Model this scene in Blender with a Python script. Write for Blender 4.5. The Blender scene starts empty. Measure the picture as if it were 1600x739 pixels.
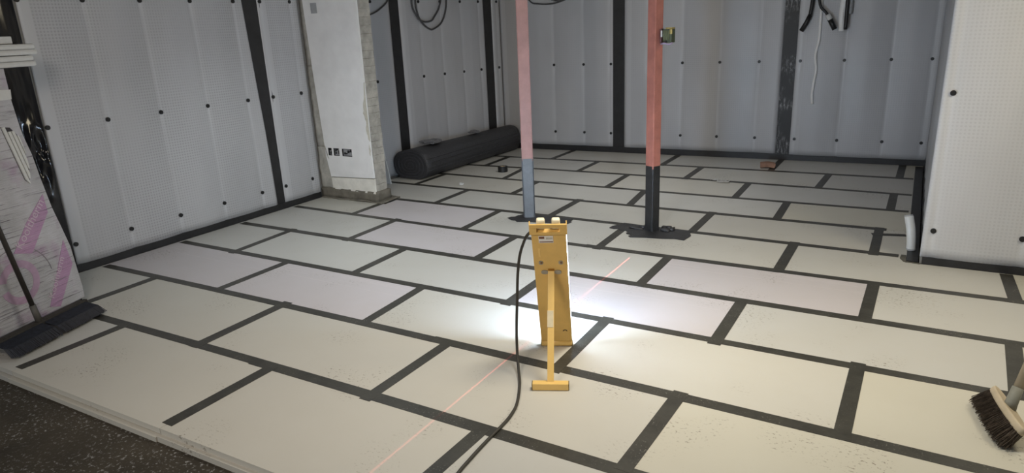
import bpy, bmesh, math, random
from mathutils import Vector, Matrix, noise
random.seed(4)
S = bpy.context.scene
COL = S.collection
R = math.radians

# ------------------------------------------------------------------ camera
cam_d = bpy.data.cameras.new('camera'); cam = bpy.data.objects.new('camera', cam_d); COL.objects.link(cam)
cam_d.sensor_width = 36.0; cam_d.lens = 36.0 * 1065.19 / 1600.0
cam_d.clip_start = 0.05
def cam_matrix(pitch, yaw, roll, loc):
    cp, sp, cy, sy = math.cos(pitch), math.sin(pitch), math.cos(yaw), math.sin(yaw)
    fw = Vector((sy*cp, cy*cp, -sp)); rt = Vector((cy, -sy, 0)); up = rt.cross(fw)
    c, s = math.cos(roll), math.sin(roll)
    r2 = c*rt + s*up; u2 = -s*rt + c*up
    m = Matrix((r2, u2, -fw)).transposed().to_4x4(); m.translation = loc
    return m
cam.matrix_world = cam_matrix(R(17.11559557), R(-31.03115113), R(-2.60279456), Vector((3.12052, -1.41992, 1.58057)))
S.camera = cam

# ------------------------------------------------------------------ world, lights, exposure
w = bpy.data.worlds.new('world'); S.world = w; w.use_nodes = True
w.node_tree.nodes['Background'].inputs[0].default_value = (0.75, 0.8, 0.9, 1)
w.node_tree.nodes['Background'].inputs[1].default_value = 0.05
S.view_settings.view_transform = 'Standard'; S.view_settings.look = 'None'
S.view_settings.exposure = 0.0; S.view_settings.gamma = 1.0; S.view_settings.use_curve_mapping = False

def area_light(name, loc, target, sx, sy, power, color, spread=180):
    d = bpy.data.lights.new(name, 'AREA'); d.shape = 'RECTANGLE'; d.size = sx; d.size_y = sy
    d.energy = power; d.color = color; d.spread = R(spread)
    o = bpy.data.objects.new(name, d); COL.objects.link(o); o.location = loc
    o.rotation_euler = (Vector(target) - Vector(loc)).to_track_quat('-Z', 'Y').to_euler()
    return o
LAMP_EMIT = 105.0
# warm bulb beyond the right edge; all the rest are unseen fills added to brighten the room
area_light('side_bulb_light', (4.3, 2.4, 1.9), (1.6, 1.4, 0.0), 0.8, 0.8, 29, (1.0, 0.88, 0.64))
area_light('rear_fill', (0.6, -3.7, 1.05), (0.6, 3.0, 0.6), 2.6, 1.3, 33, (0.95, 0.99, 1.0))
area_light('ceiling_fill', (2.3, 1.2, 2.44), (2.3, 1.2, 0), 0.5, 0.5, 20, (0.93, 0.97, 1.0))
area_light('ceiling_fill_narrow', (2.3, 1.6, 2.44), (2.3, 1.6, 0), 0.5, 0.5, 15.5, (1.0, 0.87, 0.64), 120)
area_light('left_fill', (-0.3, 2.3, 2.44), (-0.3, 2.3, 0), 0.8, 0.5, 10.5, (0.90, 0.98, 1.0), 120)
area_light('far_fill', (0.7, 4.9, 2.44), (0.7, 4.9, 0), 2.0, 0.6, 10, (1.0, 0.93, 0.82))
area_light('far_fill_narrow', (0.7, 4.6, 2.44), (0.7, 4.6, 0), 1.6, 0.6, 7, (0.95, 0.98, 1.0), 110)
area_light('near_fill', (1.6, -1.2, 2.2), (-0.3, 3.0, 0.2), 0.6, 0.4, 18, (1.0, 0.86, 0.72), 110)

# ------------------------------------------------------------------ material helpers
def new_mat(name):
    m = bpy.data.materials.new(name); m.use_nodes = True
    nt = m.node_tree; b = nt.nodes['Principled BSDF']
    return m, nt, b
def nd(nt, t, **kw):
    n = nt.nodes.new(t)
    for k, v in kw.items(): setattr(n, k, v)
    return n
def math_n(nt, op, a, b=None, clamp=False):
    n = nd(nt, 'ShaderNodeMath', operation=op); n.use_clamp = clamp
    for i, v in enumerate((a, b)):
        if v is None: continue
        if isinstance(v, (int, float)): n.inputs[i].default_value = v
        else: nt.links.new(v, n.inputs[i])
    return n.outputs[0]
def mix_c(nt, f, a, b):
    n = nd(nt, 'ShaderNodeMix', data_type='RGBA')
    for i, v in ((0, f), (6, a), (7, b)):
        if isinstance(v, (int, float)): n.inputs[i].default_value = v
        elif isinstance(v, tuple): n.inputs[i].default_value = v if len(v) == 4 else (*v, 1)
        else: nt.links.new(v, n.inputs[i])
    return n.outputs[2]
def noise_n(nt, vec, scale, detail=3, rough=0.5):
    n = nd(nt, 'ShaderNodeTexNoise'); n.inputs['Scale'].default_value = scale
    n.inputs['Detail'].default_value = detail; n.inputs['Roughness'].default_value = rough
    if vec is not None: nt.links.new(vec, n.inputs['Vector'])
    return n.outputs['Fac']
def ramp(nt, f, a, b):
    n = nd(nt, 'ShaderNodeMapRange'); n.inputs[1].default_value = a; n.inputs[2].default_value = b
    nt.links.new(f, n.inputs[0]); return n.outputs[0]
def bump(nt, b, h, strength, dist=0.01):
    n = nd(nt, 'ShaderNodeBump'); n.inputs['Strength'].default_value = strength; n.inputs['Distance'].default_value = dist
    nt.links.new(h, n.inputs['Height']); nt.links.new(n.outputs[0], b.inputs['Normal'])
def objco(nt): return nd(nt, 'ShaderNodeTexCoord').outputs['Object']
def scaled(nt, v, s):
    n = nd(nt, 'ShaderNodeMapping'); n.inputs['Scale'].default_value = s; nt.links.new(v, n.inputs[0]); return n.outputs[0]
def plain(name, col, rough=0.5, metal=0.0, var=0.12, scale=20, bmp=0.0, spec=0.5, bscale=None):
    m, nt, b = new_mat(name); co = objco(nt)
    f = noise_n(nt, co, scale, 4, 0.6)
    c = mix_c(nt, ramp(nt, f, 0.3, 0.7), tuple(x*(1-var) for x in col), tuple(min(1, x*(1+var)) for x in col))
    nt.links.new(c, b.inputs['Base Color']); b.inputs['Roughness'].default_value = rough
    b.inputs['Metallic'].default_value = metal; b.inputs['Specular IOR Level'].default_value = spec
    if bmp: bump(nt, b, noise_n(nt, co, bscale or scale*3, 4), bmp, 0.004)
    return m

# insulation board facing: colour from each object, scuffs and grit, faint streaks
def board_mat():
    m, nt, b = new_mat('board_facing'); co = nd(nt, 'ShaderNodeTexCoord')
    geo = nd(nt, 'ShaderNodeNewGeometry').outputs['Position']
    oi = nd(nt, 'ShaderNodeObjectInfo')
    f1 = noise_n(nt, geo, 2.3, 4, 0.6)
    c = mix_c(nt, math_n(nt, 'MULTIPLY', ramp(nt, f1, 0.35, 0.7), 0.12), oi.outputs['Color'], (0.40, 0.37, 0.30))
    # grit and boot scuffs gathered in patches
    patch = ramp(nt, noise_n(nt, geo, 2.3, 2), 0.54, 0.66)
    grit = ramp(nt, noise_n(nt, scaled(nt, geo, (1, 1.6, 1)), 52, 2, 0.7), 0.60, 0.66)
    gf = math_n(nt, 'MULTIPLY', math_n(nt, 'MULTIPLY', patch, grit), 0.8)
    c = mix_c(nt, gf, c, (0.14, 0.11, 0.08))
    fine = ramp(nt, noise_n(nt, geo, 160, 1), 0.68, 0.74)
    c = mix_c(nt, math_n(nt, 'MULTIPLY', fine, 0.08), c, (0.22, 0.19, 0.15))
    # pale roller streaks along the length of lilac boards (object alpha marks them)
    sx = nd(nt, 'ShaderNodeSeparateXYZ'); nt.links.new(co.outputs['Generated'], sx.inputs[0])
    st = ramp(nt, noise_n(nt, scaled(nt, co.outputs['Generated'], (0.6, 46, 1)), 1.0, 3), 0.56, 0.66)
    band = math_n(nt, 'MULTIPLY', ramp(nt, sx.outputs[1], 0.62, 0.74), ramp(nt, sx.outputs[1], 0.98, 0.9))
    lil = math_n(nt, 'LESS_THAN', oi.outputs['Alpha'], 0.9)
    c = mix_c(nt, math_n(nt, 'MULTIPLY', math_n(nt, 'MULTIPLY', st, band), math_n(nt, 'MULTIPLY', lil, 0.55)), c, (0.80, 0.74, 0.74))
    nt.links.new(c, b.inputs['Base Color'])
    b.inputs['Roughness'].default_value = 0.42; b.inputs['Specular IOR Level'].default_value = 0.4
    bump(nt, b, noise_n(nt, geo, 9, 3), 0.06, 0.01)
    return m
M_BOARD = board_mat()

# studded membrane: grid of dimples with a plain edge strip at local x < 0.09
def membrane_mat(name, col, pitch=0.022, strip=0.09, k=0.30):
    m, nt, b = new_mat(name); co = objco(nt)
    sx = nd(nt, 'ShaderNodeSeparateXYZ'); nt.links.new(co, sx.inputs[0])
    def cell(v):
        return math_n(nt, 'SUBTRACT', math_n(nt, 'FRACT', math_n(nt, 'DIVIDE', v, pitch)), 0.5)
    u, v = cell(sx.outputs[0]), cell(sx.outputs[2])
    d = math_n(nt, 'SQRT', math_n(nt, 'ADD', math_n(nt, 'MULTIPLY', u, u), math_n(nt, 'MULTIPLY', v, v)))
    dim = ramp(nt, d, 0.36, 0.22)
    on = math_n(nt, 'GREATER_THAN', sx.outputs[0], strip)
    dim = math_n(nt, 'MULTIPLY', math_n(nt, 'MULTIPLY', dim, on), math_n(nt, 'ADD', 0.35, ramp(nt, noise_n(nt, scaled(nt, co, (1, 1, 0.3)), 2.2, 2), 0.40, 0.62)))
    n1 = noise_n(nt, scaled(nt, co, (1, 1, 0.35)), 1.6, 4)
    base = mix_c(nt, ramp(nt, n1, 0.3, 0.7), tuple(x*0.90 for x in col), tuple(x*1.08 for x in col))
    base = mix_c(nt, math_n(nt, 'MULTIPLY', dim, k), base, tuple(x*0.45 for x in col))
    base = mix_c(nt, math_n(nt, 'MULTIPLY', math_n(nt, 'SUBTRACT', 1.0, on), 0.25), base, (0.62, 0.63, 0.64))
    at = nd(nt, 'ShaderNodeAttribute'); at.attribute_name = 'crease_glint'      # light caught on the folds along plug lines, painted as pale stripes
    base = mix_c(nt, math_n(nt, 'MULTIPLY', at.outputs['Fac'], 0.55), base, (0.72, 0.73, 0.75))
    nt.links.new(base, b.inputs['Base Color'])
    b.inputs['Roughness'].default_value = 0.40; b.inputs['Specular IOR Level'].default_value = 0.5
    bump(nt, b, dim, 0.9*k, -0.004)
    return m
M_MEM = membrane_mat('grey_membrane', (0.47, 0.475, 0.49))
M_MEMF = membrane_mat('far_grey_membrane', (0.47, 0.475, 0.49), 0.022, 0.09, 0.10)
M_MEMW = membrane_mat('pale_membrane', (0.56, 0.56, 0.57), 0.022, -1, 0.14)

def tape_mat(name, col, rough, dust):
    m, nt, b = new_mat(name); g = nd(nt, 'ShaderNodeNewGeometry').outputs['Position']
    f = noise_n(nt, g, 9, 5, 0.7)
    c = mix_c(nt, ramp(nt, f, 0.35, 0.75), col, tuple(x*1.9 for x in col))
    sp = math_n(nt, 'MULTIPLY', ramp(nt, noise_n(nt, g, 120, 2, 0.6), 0.62, 0.72), ramp(nt, noise_n(nt, g, 6, 2), 0.45, 0.65))
    c = mix_c(nt, math_n(nt, 'MULTIPLY', sp, dust), c, (0.42, 0.40, 0.36))
    nt.links.new(c, b.inputs['Base Color']); b.inputs['Roughness'].default_value = rough
    bump(nt, b, noise_n(nt, g, 35, 3), 0.15, 0.004)
    return m
M_TAPE = tape_mat('floor_tape', (0.033, 0.032, 0.027), 0.42, 0.6)
M_WTAPE = tape_mat('wall_tape', (0.014, 0.014, 0.015), 0.45, 0.06)
m, nt, b = new_mat('scraped_wall_tape'); co = objco(nt)
sc = math_n(nt, 'MULTIPLY', ramp(nt, noise_n(nt, scaled(nt, co, (34, 1, 9)), 1.6, 4, 0.7), 0.50, 0.62), ramp(nt, noise_n(nt, co, 2.6, 2), 0.46, 0.58))
nt.links.new(mix_c(nt, math_n(nt, 'MULTIPLY', sc, 0.85), (0.016, 0.016, 0.016), (0.36, 0.36, 0.36)), b.inputs['Base Color']); b.inputs['Roughness'].default_value = 0.5
M_DUSTTAPE = m
# crinkled glossy bitumen strip at the far left
m, nt, b = new_mat('crinkled_black_strip'); co = objco(nt)
b.inputs['Base Color'].default_value = (0.008, 0.008, 0.010, 1); b.inputs['Roughness'].default_value = 0.13
bump(nt, b, noise_n(nt, scaled(nt, co, (7, 7, 1.2)), 1.5, 2, 0.5), 0.12, 0.03)
M_CRINKLE = m

m, nt, b = new_mat('screed'); g = nd(nt, 'ShaderNodeNewGeometry').outputs['Position']
c = mix_c(nt, ramp(nt, noise_n(nt, g, 3, 5, 0.6), 0.3, 0.7), (0.028, 0.023, 0.016), (0.060, 0.049, 0.034))
sp = math_n(nt, 'MULTIPLY', ramp(nt, noise_n(nt, g, 55, 3, 0.75), 0.57, 0.65), ramp(nt, noise_n(nt, g, 5, 2), 0.32, 0.55))
c = mix_c(nt, math_n(nt, 'MULTIPLY', sp, 0.75), c, (0.42, 0.42, 0.42))
nt.links.new(c, b.inputs['Base Color']); b.inputs['Roughness'].default_value = 0.85
bump(nt, b, noise_n(nt, g, 40, 5, 0.7), 0.5, 0.01)
M_SCREED = m

M_BLOCK = plain('blockwork', (0.25, 0.24, 0.22), 0.9, bmp=0.4)
M_CEIL = plain('ceiling_board', (0.05, 0.05, 0.05), 0.9)
M_DARKWALL = plain('dark_grey_wall', (0.22, 0.21, 0.20), 0.9)  # one even dark grey for the out-of-view walls
M_PLASTER = plain('white_plaster', (0.84, 0.84, 0.83), 0.7, var=0.05, scale=6, bmp=0.08)
M_PLASTER2 = plain('stained_plaster', (0.78, 0.76, 0.69), 0.75, var=0.10, scale=9, bmp=0.1)
M_MORTAR = plain('rough_mortar', (0.42, 0.405, 0.36), 0.95, var=0.25, scale=12, bmp=0.8, bscale=45)
M_CHIP = plain('bare_plaster', (0.60, 0.575, 0.49), 0.9, var=0.15, bmp=0.4)
M_MORTAR_D = plain('dark_mortar', (0.17, 0.155, 0.125), 0.95, var=0.3, scale=10, bmp=0.8, bscale=40)
M_BLACK = plain('black_plastic', (0.012, 0.012, 0.013), 0.4)
M_CABLE = plain('cable_rubber', (0.035, 0.032, 0.026), 0.55)
M_GREYCABLE = plain('grey_cable', (0.07, 0.07, 0.072), 0.55)
M_WHITEP = plain('white_plastic', (0.66, 0.67, 0.66), 0.35, var=0.04)
M_BRIGHT = plain('bright_white_plastic', (0.86, 0.86, 0.85), 0.4, var=0.03)
M_GREYP = plain('grey_plastic', (0.36, 0.37, 0.38), 0.4)
M_YELLOW = plain('yellow_paint', (0.70, 0.45, 0.135), 0.38, var=0.06, scale=14)
M_YELLOWL = plain('light_yellow_paint', (0.80, 0.54, 0.18), 0.36, var=0.05, scale=14)
M_CREAM = plain('cream_plastic', (0.86, 0.78, 0.56), 0.4)
M_STEEL = plain('dull_steel', (0.36, 0.34, 0.30), 0.4, metal=0.6)
M_RED = plain('red_oxide_paint', (0.37, 0.142, 0.108), 0.5, var=0.22, scale=9, bmp=0.2)
M_REDL = plain('faded_red_oxide_paint', (0.33, 0.175, 0.155), 0.5, var=0.14, scale=9, bmp=0.2)
M_BITUMEN = plain('bitumen_wrap', (0.022, 0.022, 0.023), 0.45, var=0.3, scale=16, bmp=0.3)
M_BITGREY = plain('dusty_bitumen_wrap', (0.135, 0.15, 0.165), 0.5, var=0.15, scale=16, bmp=0.2)
M_PATCH = tape_mat('bitumen_patch', (0.022, 0.022, 0.024), 0.5, 0.5)
M_WOOD = plain('pale_wood', (0.50, 0.42, 0.30), 0.65, var=0.12, scale=10)
M_BRISTLE = plain('brown_bristle', (0.105, 0.080, 0.060), 0.8, var=0.45, scale=60)
M_NAVY = plain('navy_bristle', (0.018, 0.022, 0.034), 0.6, var=0.4, scale=50)
M_BRICK = plain('brick_red', (0.33, 0.19, 0.13), 0.9, var=0.2)
M_PAPER = plain('white_paper', (0.75, 0.74, 0.72), 0.7, var=0.03)
M_ROLL = plain('charcoal_membrane', (0.042, 0.042, 0.046), 0.55, var=0.2, scale=40, bmp=0.5, bscale=70)
M_DARKWOOD = plain('dark_bearer', (0.030, 0.026, 0.021), 0.7, var=0.3)
M_PINK = plain('pink_print', (0.40, 0.19, 0.38), 0.4, var=0.1)
M_LETTER = plain('pale_print', (0.58, 0.48, 0.57), 0.4)
M_BRASS = plain('brass', (0.42, 0.33, 0.12), 0.4, metal=0.4)
M_GREEN = plain('dark_green_plastic', (0.06, 0.075, 0.045), 0.5)
M_LILAC = plain('lilac_plastic', (0.30, 0.24, 0.34), 0.5)
M_CLEAR = plain('crumpled_film', (0.16, 0.16, 0.17), 0.3)
def film_mat(name, lo_, hi_, pinkf):
    m, nt, b = new_mat(name); co = objco(nt)
    wr = noise_n(nt, scaled(nt, co, (2.0, 1, 60)), 1.5, 5, 0.7)
    fine = noise_n(nt, scaled(nt, co, (5, 1, 150)), 1.0, 3, 0.6)
    c = mix_c(nt, ramp(nt, noise_n(nt, co, 5, 4), 0.3, 0.7), lo_, hi_)
    if pinkf: c = mix_c(nt, math_n(nt, 'MULTIPLY', ramp(nt, noise_n(nt, scaled(nt, co, (1, 1, 1.2)), 5.0, 3), 0.55, 0.68), pinkf), c, (0.36, 0.22, 0.36))
    c = mix_c(nt, math_n(nt, 'MULTIPLY', ramp(nt, wr, 0.56, 0.62), 0.75), c, (0.12, 0.10, 0.12))
    c = mix_c(nt, math_n(nt, 'MULTIPLY', ramp(nt, fine, 0.58, 0.68), 0.4), c, (0.62, 0.62, 0.65))
    nt.links.new(c, b.inputs['Base Color']); b.inputs['Roughness'].default_value = 0.22
    bump(nt, b, wr, 0.6, 0.01); return m
M_FILM = film_mat('shrink_film', (0.40, 0.40, 0.42), (0.60, 0.60, 0.64), 0.6)
M_PINK = film_mat('pink_print', (0.43, 0.27, 0.42), (0.52, 0.32, 0.51), 0)
m, nt, b = new_mat('lamp_diffuser'); b.inputs['Base Color'].default_value = (0.9, 0.9, 0.9, 1)
b.inputs['Emission Color'].default_value = (0.60, 0.77, 1.0, 1); b.inputs['Emission Strength'].default_value = LAMP_EMIT
M_EMIT = m

# ------------------------------------------------------------------ mesh helpers
def link(name, me, mat, parent=None):
    o = bpy.data.objects.new(name, me); COL.objects.link(o)
    if mat is not None and len(me.materials) == 0: me.materials.append(mat)
    if parent is not None: o.parent = parent
    return o
def build(name, bm, mat, parent=None, smooth=False):
    me = bpy.data.meshes.new(name)
    bmesh.ops.recalc_face_normals(bm, faces=bm.faces)
    if smooth:
        for f in bm.faces: f.smooth = True
    bm.to_mesh(me); bm.free()
    return link(name, me, mat, parent)
def BM(): return bmesh.new()
def box(bm, lo, hi, bev=0.0, mtx=None):
    r = bmesh.ops.create_cube(bm, size=1.0)
    c = [(a+b)/2 for a, b in zip(lo, hi)]; s = [b-a for a, b in zip(lo, hi)]
    for v in r['verts']: v.co = Vector((c[0]+v.co.x*s[0], c[1]+v.co.y*s[1], c[2]+v.co.z*s[2]))
    vs = r['verts']
    if bev:
        ed = list({e for v in vs for e in v.link_edges})
        rr = bmesh.ops.bevel(bm, geom=ed, offset=bev, segments=2, affect='EDGES', profile=0.6)
        vs = list({v for f in rr['faces'] for v in f.verts} | {v for v in vs if v.is_valid})
    if mtx is not None:
        for v in vs: v.co = mtx @ v.co
    return vs
def prism(bm, pts, z0, z1, bev=0):
    """polygon in xy extruded in z"""
    b = [bm.verts.new((p[0], p[1], z0)) for p in pts]; t = [bm.verts.new((p[0], p[1], z1)) for p in pts]
    n = len(pts)
    fb = bm.faces.new(b[::-1]); ft = bm.faces.new(t)
    for i in range(n): bm.faces.new((b[i], b[(i+1) % n], t[(i+1) % n], t[i]))
    return b, t
def prism_y(bm, pts, y0, y1):
    """polygon in xz extruded in y"""
    a = [bm.verts.new((p[0], y0, p[1])) for p in pts]; c = [bm.verts.new((p[0], y1, p[1])) for p in pts]
    n = len(pts); bm.faces.new(a); bm.faces.new(c[::-1])
    for i in range(n): bm.faces.new((a[i], c[i], c[(i+1) % n], a[(i+1) % n]))
def tube(bm, pts, r, seg=8, r1=None):
    pts = [Vector(p) for p in pts]; rings = []; n = len(pts); side = None
    for i, p in enumerate(pts):
        d = (pts[min(i+1, n-1)] - pts[max(i-1, 0)]).normalized()
        if side is None:
            side = d.cross(Vector((0, 0, 1)))
            if side.length < 1e-3: side = Vector((1, 0, 0))
        side = (side - d*side.dot(d)).normalized(); up = d.cross(side)
        rr = r if r1 is None else r + (r1-r)*i/(n-1)
        rings.append([bm.verts.new(p + rr*(math.cos(a)*side + math.sin(a)*up)) for a in [2*math.pi*k/seg for k in range(seg)]])
    for a, b in zip(rings, rings[1:]):
        for k in range(seg): bm.faces.new((a[k], a[(k+1) % seg], b[(k+1) % seg], b[k]))
    bm.faces.new(rings[0][::-1]); bm.faces.new(rings[-1])
def smooth_path(pts, n=6):
    pts = [Vector(p) for p in pts]; out = []
    for i in range(len(pts)-1):
        p0, p1, p2, p3 = pts[max(i-1, 0)], pts[i], pts[i+1], pts[min(i+2, len(pts)-1)]
        for k in range(n):
            t = k/n
            out.append(0.5*((2*p1)+(p2-p0)*t+(2*p0-5*p1+4*p2-p3)*t*t+(3*p1-p0-3*p2+p3)*t**3))
    return out + [pts[-1]]
def cyl(bm, p0, p1, r, seg=16): tube(bm, [p0, p1], r, seg)
def empty(name, loc=(0, 0, 0), rz=0.0):
    o = bpy.data.objects.new(name, None); COL.objects.link(o); o.location = loc; o.rotation_euler = (0, 0, rz)
    o.empty_display_size = 0.1
    return o
def tag(o, label=None, cat=None, group=None, kind=None):
    for k, v in (('label', label), ('category', cat), ('group', group), ('kind', kind)):
        if v: o[k] = v
    return o

# ------------------------------------------------------------------ floor: screed slab, boards, tapes
BT = -0.055                                   # underside of the boards / top of the screed
bm = BM(); box(bm, (-2.3, -4.1, BT-0.12), (4.6, 7.2, BT))
floor = tag(build('floor', bm, M_SCREED), kind='structure')

# long joints as quadratics y(x); row k lies between LINE[k] and LINE[k+1]
LINE = [(0, 0.0178, -0.0230), (-0.0046, 0.0138, 0.5950), (-0.0035, 0.0068, 1.2007), (0.0005, -0.0004, 1.8102),
        (-0.0007, -0.0027, 2.4061), (0.0033, -0.0140, 2.9969), (-0.0026, -0.0047, 3.6246), (0.0021, -0.0086, 4.2052),
        (0.0029, -0.0017, 4.7795), (-0.0106, 0.0320, 5.4058), (-0.0026, 0.0409, 5.9939)]
def ly(k, x):
    if k == 11: return 6.612 + 0.05*x
    x = max(-2.1, min(x, 4.0)); a, b, c = LINE[k]; return a*x*x + b*x + c
# short joints of every row: x at the near and far long joint
JX = {0: [(-0.749, -0.763), (0.469, 0.468), (1.70, 1.721), (2.93, 2.94)],
      1: [(-1.36, -1.376), (-0.117, -0.128), (1.113, 1.122), (2.33, 2.357), (3.57, 3.58)],
      2: [(-0.747, -0.745), (0.527, 0.494), (1.763, 1.758), (3.007, 3.014)],
      3: [(-1.339, -1.382), (-0.116, -0.128), (1.133, 1.13), (2.363, 2.366), (3.621, 3.651)],
      4: [(-0.718, -0.726), (0.505, 0.502), (1.739, 1.74), (3.0, 3.01)],
      5: [(-1.247, -1.25), (-0.011, -0.026), (1.208, 1.20), (2.459, 2.462), (3.711, 3.70)],
      6: [(-0.757, -0.761), (0.478, 0.478), (1.715, 1.716), (2.971, 2.972)],
      7: [(-1.462, -1.46), (-0.245, -0.26), (0.983, 0.918), (2.236, 2.223)],
      8: [(-0.684, -0.748), (0.518, 0.504), (1.77, 1.761), (3.018, 3.022)],
      9: [(-1.277, -1.295), (-0.086, -0.091), (1.127, 1.129), (2.39, 2.415)],
      10: [(-0.701, -0.69), (0.679, 0.68), (1.845, 1.85), (3.04, 3.05)]}
XL = {r: (-2.025 if r < 6 else -2.02 + 0.1148*(r*0.6-3.66+0.6)) for r in range(11)}
XR = {r: (4.36 if r < 6 else 3.235) for r in range(11)}
LILAC = {(2, 0), (2, 1), (4, 3), (3, 3), (4, 1), (5, 1)}
IVORY = [(0.56, 0.55, 0.51), (0.545, 0.54, 0.51), (0.565, 0.55, 0.50), (0.55, 0.548, 0.525)]
WARM = (0.565, 0.545, 0.47)
def board_poly(r, i, js):
    g = 0.0015
    (ax, bx) = (js[i-1][0]+g, js[i-1][1]+g) if i > 0 else (XL[r], XL[r])
    (cx, dx) = (js[i][0]-g, js[i][1]-g) if i < len(js) else (XR[r], XR[r])
    y0 = lambda x: ly(r, x)+g
    y1 = lambda x: ly(r+1, x)-g
    if r == 5:                                  # cut round the masonry nib and the boxed pillar
        if i == 0:
            return [(ax, y0(ax)), (cx, y0(cx)), (dx, 3.425), (bx, 3.425)]
        if i == 1:
            return [(ax, y0(ax)), (cx, y0(cx)), (dx, y1(dx)), (-1.20, y1(-1.2)), (-1.20, 3.425), (bx, 3.425)]
        if i == 4:
            return [(ax, y0(ax)), (cx, y0(cx)), (dx, 3.465), (3.16, 3.465), (3.16, y1(3.16)), (bx, y1(bx))]
        if i == 5:
            return [(ax, y0(ax)), (cx, y0(cx)), (dx, 3.465), (bx, 3.465)]
    if r == 6 and i == 0:
        return [(-1.30, y0(-1.3)), (cx, y0(cx)), (dx, y1(dx)), (-1.96, y1(-1.9)), (-1.985, 3.70), (-1.30, 3.70)]
    return [(ax, y0(ax)), (cx, y0(cx)), (dx, y1(dx)), (bx, y1(bx))]
for r in range(11):
    js = JX[r]
    for i in range(len(js)+1):
        P = board_poly(r, i, js)
        if P[1][0]-P[0][0] < 0.03: continue
        bm = BM()
        if r == 0:                               # front row with a rebated edge
            x0, x1 = P[0][0], P[1][0]; s0, s1 = random.uniform(-.004, .004), random.uniform(-.003, .003)
            bm2 = prism(bm, P, -0.028, 0.0)
            lip = [(x0, P[0][1]-0.022+s0), (x1, P[1][1]-0.022+s0), P[2], P[3]]
            prism(bm, lip, BT+0.0005, -0.0285+s1*0.5)
        else:
            prism(bm, P, BT+0.0005, 0.0)
        o = build('insulation_board', bm, M_BOARD, floor)
        jit = random.uniform(0.96, 1.03)
        c = random.choice(IVORY) if P[0][0] < 1.5 else random.choice(IVORY+[WARM])
        if (r, i) in LILAC: o.color = (0.565*jit, 0.535*jit, 0.555*jit, 0.5)
        else: o.color = (c[0]*jit, c[1]*jit, c[2]*jit, 1)

TW = 0.0325
def tape_strip(name, pts, hw, z0, z1, parent, mat):
    """strip that follows a polyline in xy"""
    bm = BM(); n = len(pts); L_, R_ = [], []
    for i, p in enumerate(pts):
        a, c = Vector(pts[max(i-1, 0)]), Vector(pts[min(i+1, n-1)]); d = (c-a).normalized(); s = Vector((-d.y, d.x))*hw
        L_.append(Vector(p)+s); R_.append(Vector(p)-s)
    tops = [[bm.verts.new((*q, z1)) for q in (l, r_)] for l, r_ in zip(L_, R_)]
    bots = [[bm.verts.new((*q, z0)) for q in (l, r_)] for l, r_ in zip(L_, R_)]
    for i in range(n-1):
        bm.faces.new((tops[i][0], tops[i][1], tops[i+1][1], tops[i+1][0]))
        for k in (0, 1): bm.faces.new((tops[i][k], bots[i][k], bots[i+1][k], tops[i+1][k]))
    for i in (0, n-1): bm.faces.new((tops[i][0], tops[i][1], bots[i][1], bots[i][0]))
    return build(name, bm, mat, parent)
LT = {1: (-1.30, 4.3), 2: (-2.0, 4.3), 3: (-2.0, 4.3), 4: (-2.0, 4.3), 5: (-2.0, 4.3), 6: (-1.24, 3.12), 7: (-1.88, 3.02), 8: (-1.84, 3.15), 9: (-1.78, 3.16), 10: (-1.70, 3.16)}
for k, (a, c) in LT.items():
    # each long joint was taped in lengths that overlap a little out of line
    cuts = [a] + sorted(random.uniform(a+0.5, c-0.5) for _ in range(1 if c-a < 5.2 else 2)) + [c]
    for q in range(len(cuts)-1):
        x0, x1 = cuts[q]-(0.02 if q else 0), cuts[q+1]+(0.02 if q < len(cuts)-2 else 0)
        n = max(3, int((x1-x0)/0.25)); off = random.uniform(-0.004, 0.004)
        tape_strip('joint_tape', [(x0+(x1-x0)*i/n, ly(k, x0+(x1-x0)*i/n)+off) for i in range(n+1)], TW*random.uniform(0.92, 1.06), 0.0002, 0.0010+0.0003*(q % 2), floor, M_TAPE)
SKIP = {(0, 3), (1, 4)}
for r in range(11):
    for i, (a, c) in enumerate(JX[r]):
        ya, yc = ly(r, a), ly(r+1, c)
        e0, e1 = random.choice((0.0, 0.015, 0.03, 0.045)), random.choice((0.0, 0.015, 0.03, 0.045))
        if r == 0: e0 = -0.035
        if r == 5 and i == 4: yc = 3.455; e1 = 0
        if r == 5 and i == 0: yc = 3.42; e1 = 0
        if r == 10: yc = 6.60+0.05*c; e1 = 0
        if (r, i) == (5, 2): yc = 3.45
        tape_strip('joint_tape', [(a, ya-e0), ((a+c)/2, (ya+yc)/2), (c, yc+e1)], TW*random.uniform(0.95, 1.08), 0.0004, 0.0019, floor, M_TAPE)
# loose ends of tape by the white conduit and dark tape along the right-hand side
tape_strip('joint_tape', [(2.93, 4.045), (3.15, 4.10)], 0.03, 0.0002, 0.0010, floor, M_TAPE)
tape_strip('edge_tape', [(3.200, 3.50), (3.200, 6.72)], 0.034, 0.0004, 0.0022, floor, M_WTAPE)
bm = BM(); prism(bm, [(3.135, 3.62), (3.128, 3.54), (3.15, 3.475), (3.20, 3.462), (3.245, 3.458), (3.245, 3.476), (3.165, 3.485), (3.165, 3.62)], 0.0002, 0.0026); build('mortar_patch', bm, plain('grey_mortar', (0.11, 0.105, 0.088), 0.9, var=0.2), floor)

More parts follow.
